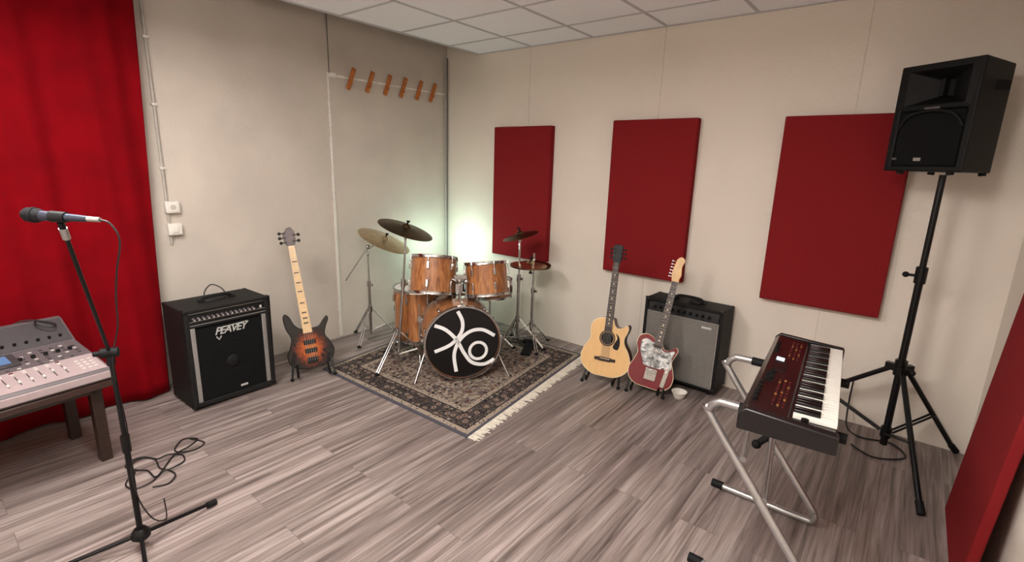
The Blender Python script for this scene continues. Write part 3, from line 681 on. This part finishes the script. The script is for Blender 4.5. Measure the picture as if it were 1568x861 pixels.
# ------------------------------------------------------------------ PA speaker + stand
PX,PY=4.01,-.30
o=Obj('speaker_stand',(PX,PY,0))
feet=[(4.19-PX,-.88-PY),(4.345-PX,-.03-PY),(3.40-PX,-.07-PY)]
g=[g_cyl((0,0,.05),(0,0,1.12),.0185),g_cyl((0,0,1.08),(0,0,1.61),.0155),g_cyl((0,0,1.03),(0,0,1.12),.027),g_cyl((0,0,.49),(0,0,.58),.03),g_cyl((0,0,.10),(0,0,.16),.028),g_cyl((-.06,.0,1.07),(.0,0,1.07),.008),g_cyl((0,0,.535),(.05,-.05,.535),.008)]
fg=[]
for fx,fy in feet:
    d=Vector((fx,fy,0)); dn=d.normalized(); n=Vector((-dn.y,dn.x,0))*.012
    tp=dn*.035+W(0,0,.53); ft_=d+W(0,0,.018)
    g+=[g_cyl(tp,ft_,.014,.014)]
    m=tp.lerp(ft_,.55)
    for s in (-1,1): g.append(g_cyl(dn*.03+n*s+W(0,0,.13),m+n*s,.006,segs=8))
    g.append(g_box((.05,.03,.04),dn*.045+W(0,0,.53),(0,0,math.atan2(dn.y,dn.x))))
    fg.append(g_cyl(tp.lerp(ft_,.93),ft_+dn*.01+W(0,0,-.004),.018,.018))
o.part('tripod',g,M_stand); o.part('rubber_feet',fg,M_blackmatte)
o.part('knobs',[g_sph((-.065,0,1.07),.016),g_sph((.055,-.055,.535),.016)],M_blackmatte)
SP=Obj('pa_speaker',(PX-.01,PY,1.612),rz=R(-33))
w,hh=.375,.535
def cab(wf,wr,yf,yr,z0_,z1_): 
    v=[Vector(p) for p in ((-wf/2,yf,z0_),(wf/2,yf,z0_),(wr/2,yr,z0_),(-wr/2,yr,z0_),(-wf/2,yf,z1_),(wf/2,yf,z1_),(wr/2,yr,z1_),(-wr/2,yr,z1_))]
    return v,[(3,2,1,0),(4,5,6,7),(0,1,5,4),(1,2,6,5),(2,3,7,6),(3,0,4,7)]
def frustum(w0,h0,y0,w1,h1,y1,cz):
    v=[Vector(p) for p in ((-w0/2,y0,cz-h0/2),(w0/2,y0,cz-h0/2),(w0/2,y0,cz+h0/2),(-w0/2,y0,cz+h0/2),(-w1/2,y1,cz-h1/2),(w1/2,y1,cz-h1/2),(w1/2,y1,cz+h1/2),(-w1/2,y1,cz+h1/2))]
    return v,[(3,2,1,0),(4,5,6,7),(0,1,5,4),(1,2,6,5),(2,3,7,6),(3,0,4,7)]
cabo=mk('cabinet',[cab(w,.25,-.165,.16,.012,hh)],M_cab,smooth=False)
cu=mk('cut',[frustum(.30,.18,-.18,.07,.08,-.085,.420)],M_cab,smooth=False)
cu2=mk('cut2',[frustum(.31,.28,-.18,.30,.27,-.150,.176)],M_cab,smooth=False)
bpy.context.view_layer.update()
for c_ in (cu,cu2):
    b=cabo.modifiers.new('b','BOOLEAN'); b.object=c_; b.operation='DIFFERENCE'; b.solver='EXACT'
b=cabo.modifiers.new('bev','BEVEL'); b.width=.014; b.segments=4; b.limit_method='ANGLE'; b.angle_limit=R(50)
bpy.context.view_layer.update()
me=bpy.data.meshes.new_from_object(cabo.evaluated_get(bpy.context.evaluated_depsgraph_get()))
cabo.modifiers.clear(); cabo.data=me; cabo.parent=SP.e
bpy.data.objects.remove(cu); bpy.data.objects.remove(cu2)
SP.part('grille',[bx(-.146,.146,-.160,-.150,.042,.308)],M_grillblk,bevel=.01)
SP.part('grille_arch',[g_tube([(-.148,-.162,.225),(-.10,-.170,.288),(0,-.172,.308),(.10,-.170,.288),(.148,-.162,.225)],.008)],M_cab)
SP.part('horn_throat',[g_box((.065,.004,.075),(0,-.088,.420)),g_box((.014,.04,.08),(0,-.105,.420))],M_blackmatte)
SP.part('badge',[bx(-.035,.035,-.170,-.164,.316,.325),bx(-.15,-.130,-.165,-.158,.07,.08)],M_mixmid)
SP.part('brand_label',[bx(-.045,-.01,-.1625,-.159,.064,.080)],M_alu)
SP.part('side_handle',[g_box((.012,.13,.05),(w/2-.030,.0,.42),(0,0,R(-11))),g_box((.012,.13,.05),(-w/2+.030,.0,.42),(0,0,R(11)))],M_blackmatte,bevel=.005)
SP.part('feet',[g_cyl((x,y,-.002),(x*.98,y,.014),.016) for x in (-.12,.12) for y in (-.13,.11)],M_blackmatte)

# ------------------------------------------------------------------ keyboard + Z stand
KB=Obj('electronic_keyboard',(3.667,-1.495,.72),rz=R(4.9))
L_=.98; w=.295
prof=[(-w/2,0),(-w/2,.055),(-w/2+.02,.075),(0.0,.062),(.0,.045),(w/2-.004,.045),(w/2,.03),(w/2,0)]
KB.part('body',[g_prism([(x,z_) for x,z_ in prof],-L_/2,L_/2)],M_kbd,bevel=.003)
KB.part('end_cheeks',[g_prism([(-w/2-.002,-.004),(-w/2-.002,.058),(-w/2+.02,.080),(.01,.070),(w/2,.062),(w/2+.004,.05),(w/2+.004,-.004)],s*(L_/2)-.016+(.008*s),s*(L_/2)+.016+(.0)) for s in (-1,1)],M_kbdk,bevel=.005)
nk=36; span=.875; k0=-.5*span+.02; kw=span/nk
wk=[];bk=[]
for i in range(nk):
    y=k0+kw*i; wk.append(bx(.012,w/2-.004,y+.0008,y+kw-.0008,.046,.062))
for i in range(nk-1):
    if (i%7) in (0,1,3,4,5):
        y=k0+kw*(i+1); bk.append(bx(.012,.093,y-.0068,y+.0068,.060,.073))
KB.part('white_keys',wk,M_keyw,bevel=.0012,smooth=False); KB.part('black_keys',bk,M_keyb,bevel=.002)
def ktop(x): return .075+( .062-.075)*((x+w/2-.02)/(w/2-.02))
KB.part('display',[g_box((.055,.12,.004),(-.075,.02,ktop(-.075)+.002),(0,R(5.7),0))],M_kbdk)
KB.part('display_screen',[g_box((.032,.04,.003),(-.085,.10,ktop(-.085)+.005),(0,R(5.7),0))],M_lcdk)
bs=[];bs2=[];bs3=[]
for i in range(9):
    for x in (-.058,-.040,-.024):
        y=-.39+i*.032; (bs if (i*3+int(x*100))%4 else bs2).append(g_box((.007,.012,.004),(x,y,ktop(x)+.002),(0,R(5.7),0)))
for i in range(8):
    for x in (-.058,-.040,-.024):
        y=.16+i*.035; (bs if (i+int(x*100))%4 else bs3).append(g_box((.007,.014,.004),(x,y,ktop(x)+.002),(0,R(5.7),0)))
KB.part('buttons_red',bs,M_btn_r); KB.part('buttons_pale',bs2,M_btn_y); KB.part('buttons_amber',bs3,M_btn_y)
KB.part('knobs',[g_cyl((-.115,y,ktop(-.115)-.002),(-.115,y,ktop(-.115)+.014),.009) for y in (-.40,-.36,-.32,-.28,-.24,.2,.24,.28,.32)]+[g_cyl((.05,-.455,.045),(.05,-.455,.07),.012)],M_black)
KB.part('sliders',[g_box((.035,.004,.003),(-.10,-.18+.022*i,ktop(-.10)+.001),(0,R(5.7),0)) for i in range(6)]+[g_box((.010,.010,.012),(-.10+.01*(i%3-1),-.18+.022*i,ktop(-.10)+.006),(0,R(5.7),0)) for i in range(6)],M_blackmatte)
KS=Obj('keyboard_stand',(3.65,-1.5,0))
g=[];caps=[]
for yt,yb,xo,xe in ((-1.24,-1.31,0.0,.0),(-1.80,-1.90,.09,.065)):
    xl=3.32+xo; xr=3.84+xo*.5; xq=xr+xe
    pts=[(xr-.02,yt,.697),(xl+.09,yt,.697),(xl+.03,yt,.690),(xl+.002,yt,.655),(xl+.02,yt,.61),(xq-.10,yb,.14),(xq-.045,yb,.065),(xq-.045,yb,.032),(xq-.09,yb,.018),(xl+.04,yb,.018)]
    g.append(g_tube(pts,.0165,segs=12,smooth=5))
    caps+= [g_cyl((xl+.02,yb,.020),(xl+.075,yb,.020),.0195),g_cyl((xr-.05,yt,.697),(xr-.01,yt,.697),.0195),g_cyl((xl+.11,yt,.697),(xl+.17,yt,.697),.020)]
g+= [g_cyl((3.575,-1.275,.37),(3.66,-1.85,.37),.0145),g_cyl((3.475,-1.262,.50),(3.565,-1.83,.50),.0125)]
KS.part('z_frame',g,M_steel,world=True); KS.part('rubber_sleeves',caps,M_blackmatte,world=True)
KS.part('lock_knob',[g_cyl((3.57,-1.30,.375),(3.53,-1.32,.33),.016),g_sph((3.52,-1.33,.32),.022)],M_blackmatte,world=True)

o=Obj('floor_cable',(3.9,-.3,0))
o.part('cable',[g_tube([(3.80,-.04,.30),(3.80,-.05,.10),(3.82,-.12,.008),(3.90,-.20,.006),(4.05,-.16,.006),(4.12,-.30,.006),(3.98,-.42,.006),(3.86,-.34,.006)],.005)],M_cable,world=True)

# ------------------------------------------------------------------ table + mixer
ang=math.atan2(-.99,.14)
o=Obj('low_table',(.93,-3.20,0),rz=ang)
TW=1.15; TD=.60
o.part('top',[bx(0,TW,-TD,0,.452,.488)],M_darkwood,bevel=.006)
o.part('apron',[bx(.04,TW-.04,-.155,-.13,.39,.452),bx(.04,TW-.04,-TD+.05,-TD+.075,.39,.452),bx(.035,.06,-TD+.06,-.14,.39,.452),bx(TW-.06,TW-.035,-TD+.06,-.14,.39,.452)],M_darkwood)
o.part('legs',[bx(x,x+.05,y,y+.05,0,.452) for x in (.012,TW-.062) for y in (-.18,-TD+.03)],M_darkwood,bevel=.004)
MX=Obj('mixing_console',(.93,-3.20,.489),rz=ang)
MW=1.0; sx=.0
def tz(y):
    if y>-.40: return .062+(-.02-y)*(.06/.38)
    return .122+(-.40-y)*(.10/.15)
pr=[(-.008,0),(-.004,.050),(-.012,.062),(-.40,.122),(-.55,.222),(-.585,.225),(-.59,0)]
MX.part('chassis',[g_prismx(pr,sx,sx+MW)],M_mixmid,bevel=.004)
MX.part('front_lip',[bx(sx,sx+MW,-.006,.004,.012,.048)],M_mixlight,bevel=.003)
def plate(x0,x1,y0,y1,mat,nm,h=.003):
    v=[Vector((x,y,tz(y)+dz)) for dz in (.0003,h) for x,y in ((x0,y0),(x1,y0),(x1,y1),(x0,y1))]
    MX.part(nm,[(v,[(3,2,1,0),(4,5,6,7),(0,1,5,4),(1,2,6,5),(2,3,7,6),(3,0,4,7)])],mat,bevel=.001)
plate(sx+.01,sx+MW-.01,-.018,-.205,M_mixlight,'fader_panel')
plate(sx+.01,sx+MW-.01,-.21,-.395,M_mixmid,'channel_panel')
plate(sx+.01,sx+MW-.01,-.41,-.545,M_mixdark,'meter_bridge')
sl=[];cp=[];b1=[];b2=[];kb_=[];b3=[]
tilt=-math.atan(.06/.38)
for i in range(17):
    x=sx+.15+i*.042
    if x>sx+MW-.04: break
    sl.append(g_box((.003,.09,.002),(x,-.105,tz(-.105)+.004),(tilt,0,0)))
    yy=-.07-.05*random.random(); cp.append(g_box((.011,.018,.009),(x,yy,tz(yy)+.008),(tilt,0,0)))
    b1.append(g_box((.014,.008,.004),(x,-.172,tz(-.172)+.004),(tilt,0,0))); (b3 if i%4==0 else b1).append(g_box((.014,.008,.004),(x,-.190,tz(-.190)+.004),(tilt,0,0)))
for j in range(4):
    for k in range(3): b1.append(g_box((.014,.010,.004),(sx+.04+.025*k,-.06-.03*j,tz(-.06-.03*j)+.004),(tilt,0,0)))
for i in range(22):
    for j in range(6):
        x=sx+.04+i*.04; y=-.22-j*.028
        if .29<x<.53 and j>=1: continue
        if (i*7+j*3)%5==0: continue
        (b2 if (i+j)%3 else b1).append(g_box((.014,.007,.004),(x,y,tz(y)+.004),(tilt,0,0)))
for i in range(0,10,2): kb_.append(g_cyl((sx+.06+i*.024,-.30,tz(-.30)),(sx+.06+i*.024,-.302,tz(-.30)+.018),.009))
for i in range(20):
    x=sx+.05+i*.045
    if x<sx+MW-.03: kb_.append(g_cyl((x,-.44,tz(-.44)),(x,-.435,tz(-.44)+.012),.007))
MX.part('fader_slots',sl,M_black); MX.part('fader_caps',cp,M_btn_w,bevel=.002); MX.part('buttons_pale',b1,M_btn_w); MX.part('buttons_dark',b2,M_mixdark); MX.part('buttons_red',b3,M_btn_r); MX.part('knobs',kb_,M_black)
MX.part('screen_bezel',[g_box((.20,.13,.012),(.36,-.315,tz(-.315)+.008),(tilt,0,0))],M_mixdark,bevel=.003)
MX.part('screen',[g_box((.14,.085,.004),(.36,-.315,tz(-.315)+.015),(tilt,0,0))],M_lcd)
MX.part('cable_on_console',[g_tube([(.10,-.56,.23),(.12,-.50,.22),(.07,-.46,.20),(.05,-.50,.21),(.14,-.57,.235),(.22,-.60,.20)],.004)],M_cable)

# ------------------------------------------------------------------ mic stand
b=Vector((1.665,-3.335,0))
MS=Obj('microphone_stand',tuple(b))
clutch=b+W(-.02,0,.86)
mc=Vector((1.935,-3.455,1.400))
g=[g_cyl(b+W(0,0,.05),b+W(0,0,.50),.011),g_cyl(b+W(0,0,.48),clutch,.0085),g_cyl(b+W(0,0,.45),b+W(0,0,.52),.016),g_lathe([(0,.0),(.022,.0),(.034,.012),(.034,.034),(.020,.052),(0,.055)],b+W(0,0,.045),segs=24)]
ff=[Vector((1.60,-3.03,0)),Vector((1.56,-3.62,0)),Vector((1.99,-3.40,0))]
fg=[]
for p in ff:
    d=(p-b).normalized(); g.append(g_cyl(b+d*.02+W(0,0,.065),p+W(0,0,.016),.008)); fg.append(g_cyl(p-d*.04+W(0,0,.021),p+W(0,0,.015),.014,.014))
bd=(mc-clutch).normalized()
g+=[g_cyl(clutch-bd*.02,mc-bd*.03,.0065)]
MS.part('pole_and_base',g,M_stand,world=True); MS.part('rubber_feet',fg,M_blackmatte,world=True)
side=bd.cross(W(0,0,1)).normalized()
MS.part('clutch',[g_cyl(clutch-side*.028,clutch+side*.028,.019),g_cyl(clutch+side*.028,clutch+side*.05,.010),g_cyl(clutch-W(0,0,.05),clutch,.014)],M_blackmatte,bevel=.002,world=True)
mdir=Vector((-.2,-.165,.012)).normalized()
MS.part('clip',[g_cyl(mc-bd*.04,mc-bd*.012,.009),g_cyl(mc+W(0,0,.006)-mdir*.022,mc+W(0,0,.006)+mdir*.022,.0165,.0175,16)],M_black,world=True)
MS.part('boom_collar',[g_cyl(mc-bd*.075,mc-bd*.035,.011)],M_alu,world=True)
MI=Obj('microphone',tuple(mc+W(0,0,.006)))
c0=mc+W(0,0,.006)
M_micb=simple('mic_body_dark',(66,70,84),0.3,0.7,var=.06)
M_mesh=simple('mic_mesh',(30,30,33),0.5,0.6,var=.4,scale=500,bump=1.0,bscale=600)
MI.part('body',[g_lathe([(0,-.085),(.009,-.085),(.0105,-.06),(.0145,.03),(.0165,.055),(.0,.055)],c0,mdir,24)],M_micb,world=True)
MI.part('head',[g_lathe([(0,.05),(.017,.05),(.021,.062),(.0225,.075),(.0215,.092),(.015,.102),(0,.106)],c0,mdir,24),g_lathe([(.0225,.068),(.0235,.068),(.0235,.077),(.0225,.077)],c0,mdir,24,closed=True)],M_mesh,world=True)
MI.part('xlr_plug',[g_cyl(c0-mdir*.085,c0-mdir*.12,.0085,.0075)],M_alu,world=True)
tail=c0-mdir*.12
MI.part('cable',[g_tube([tail,tail-mdir*.03+W(0,0,-.01),tail-mdir*.05+W(0,0,-.06),tail-mdir*.035+W(-.03,0,-.16),tail+W(-.10,.03,-.27),clutch+W(.03,.03,.10),clutch+W(.018,.0,-.05),b+W(-.02,.015,.55),b+W(.018,-.0,.30),b+W(-.035,.05,.10),b+W(-.12,.12,.006),b+W(-.28,.16,.006)],.0028)],M_cable,world=True)
o=Obj('coiled_cable',(1.05,-3.12,0))
cp=[]
for k in range(30):
    a=k*.42; r=.10+.04*math.sin(k*1.1); cx=1.12-.003*k; cy=-3.18+.003*k
    cp.append((cx+r*math.cos(a)*1.25,cy+r*math.sin(a),.005+.0025*(k%3)))
cp+= [(1.02,-3.02,.006),(.98,-2.93,.005),(.93,-2.87,.005),(.88,-2.93,.006),(.98,-3.0,.007),(1.04,-2.93,.005),(1.0,-2.86,.005),(.90,-2.90,.005)]
o.part('cable',[g_tube(cp,.0038,segs=7,smooth=4)],M_cable,world=True)

# ------------------------------------------------------------------ overhead lights, out of view, hung low with added up-light for the ceiling
def fixture(x,y,w,d,pdn,pup,col):
    zf=2.42
    o=Obj('unseen_light_panel',(x,y,zf))
    o.part('frame',[bx(-w/2-.02,w/2+.02,-d/2-.02,d/2+.02,-.012,.012)],M_tbar,bevel=.002)
    o.part('diffuser',[bx(-w/2,w/2,-d/2,d/2,-.015,-.011),bx(-w/2,w/2,-d/2,d/2,.011,.015)],M_lamp)
    o.part('suspension',[g_cyl((sx_*w*.45,sy_*d*.45,.01),(sx_*w*.45,sy_*d*.45,ZC-zf),.0015,segs=6) for sx_ in (-1,1) for sy_ in (-1,1)],M_alu)
    for nm,p,zz,rx in (('lamp_down',pdn,-.02,0),('added_uplight',pup,.02,math.pi)):  # the up-facing lamp is added to brighten the ceiling
        l=bpy.data.lights.new(nm,'AREA'); l.shape='RECTANGLE'; l.size=w; l.size_y=d; l.energy=p; l.color=col
        lo=bpy.data.objects.new(nm,l); bpy.context.collection.objects.link(lo); lo.parent=o.e; lo.location=(0,0,zz); lo.rotation_euler=(rx,0,0)
fixture(1.6,-3.45,.55,.55,45,24,(1,.965,.925))
fixture(3.2,-3.2,.55,.55,47,26,(1,.965,.925))
fixture(2.5,-4.6,.55,.55,20,10,(1,.965,.925))

w_=bpy.data.worlds.new('world'); sc.world=w_; w_.use_nodes=True
w_.node_tree.nodes['Background'].inputs[0].default_value=(.8,.85,1,1); w_.node_tree.nodes['Background'].inputs[1].default_value=.05

# ------------------------------------------------------------------ camera
yaw,pitch,roll=R(38.557),R(13.249),R(1.723)
fw=Vector((-math.sin(yaw)*math.cos(pitch),math.cos(yaw)*math.cos(pitch),-math.sin(pitch)))
r0=Vector((math.cos(yaw),math.sin(yaw),0)); u0=r0.cross(fw)
r_=math.cos(roll)*r0+math.sin(roll)*u0; u_=-math.sin(roll)*r0+math.cos(roll)*u0
cd=bpy.data.cameras.new('camera'); cd.sensor_width=36; cd.lens=776.91/1600*36; cd.clip_start=.02
co=bpy.data.objects.new('camera',cd); bpy.context.collection.objects.link(co)
co.matrix_world=Matrix(((r_.x,u_.x,-fw.x,3.927),(r_.y,u_.y,-fw.y,-3.767),(r_.z,u_.z,-fw.z,1.6),(0,0,0,1)))
sc.camera=co
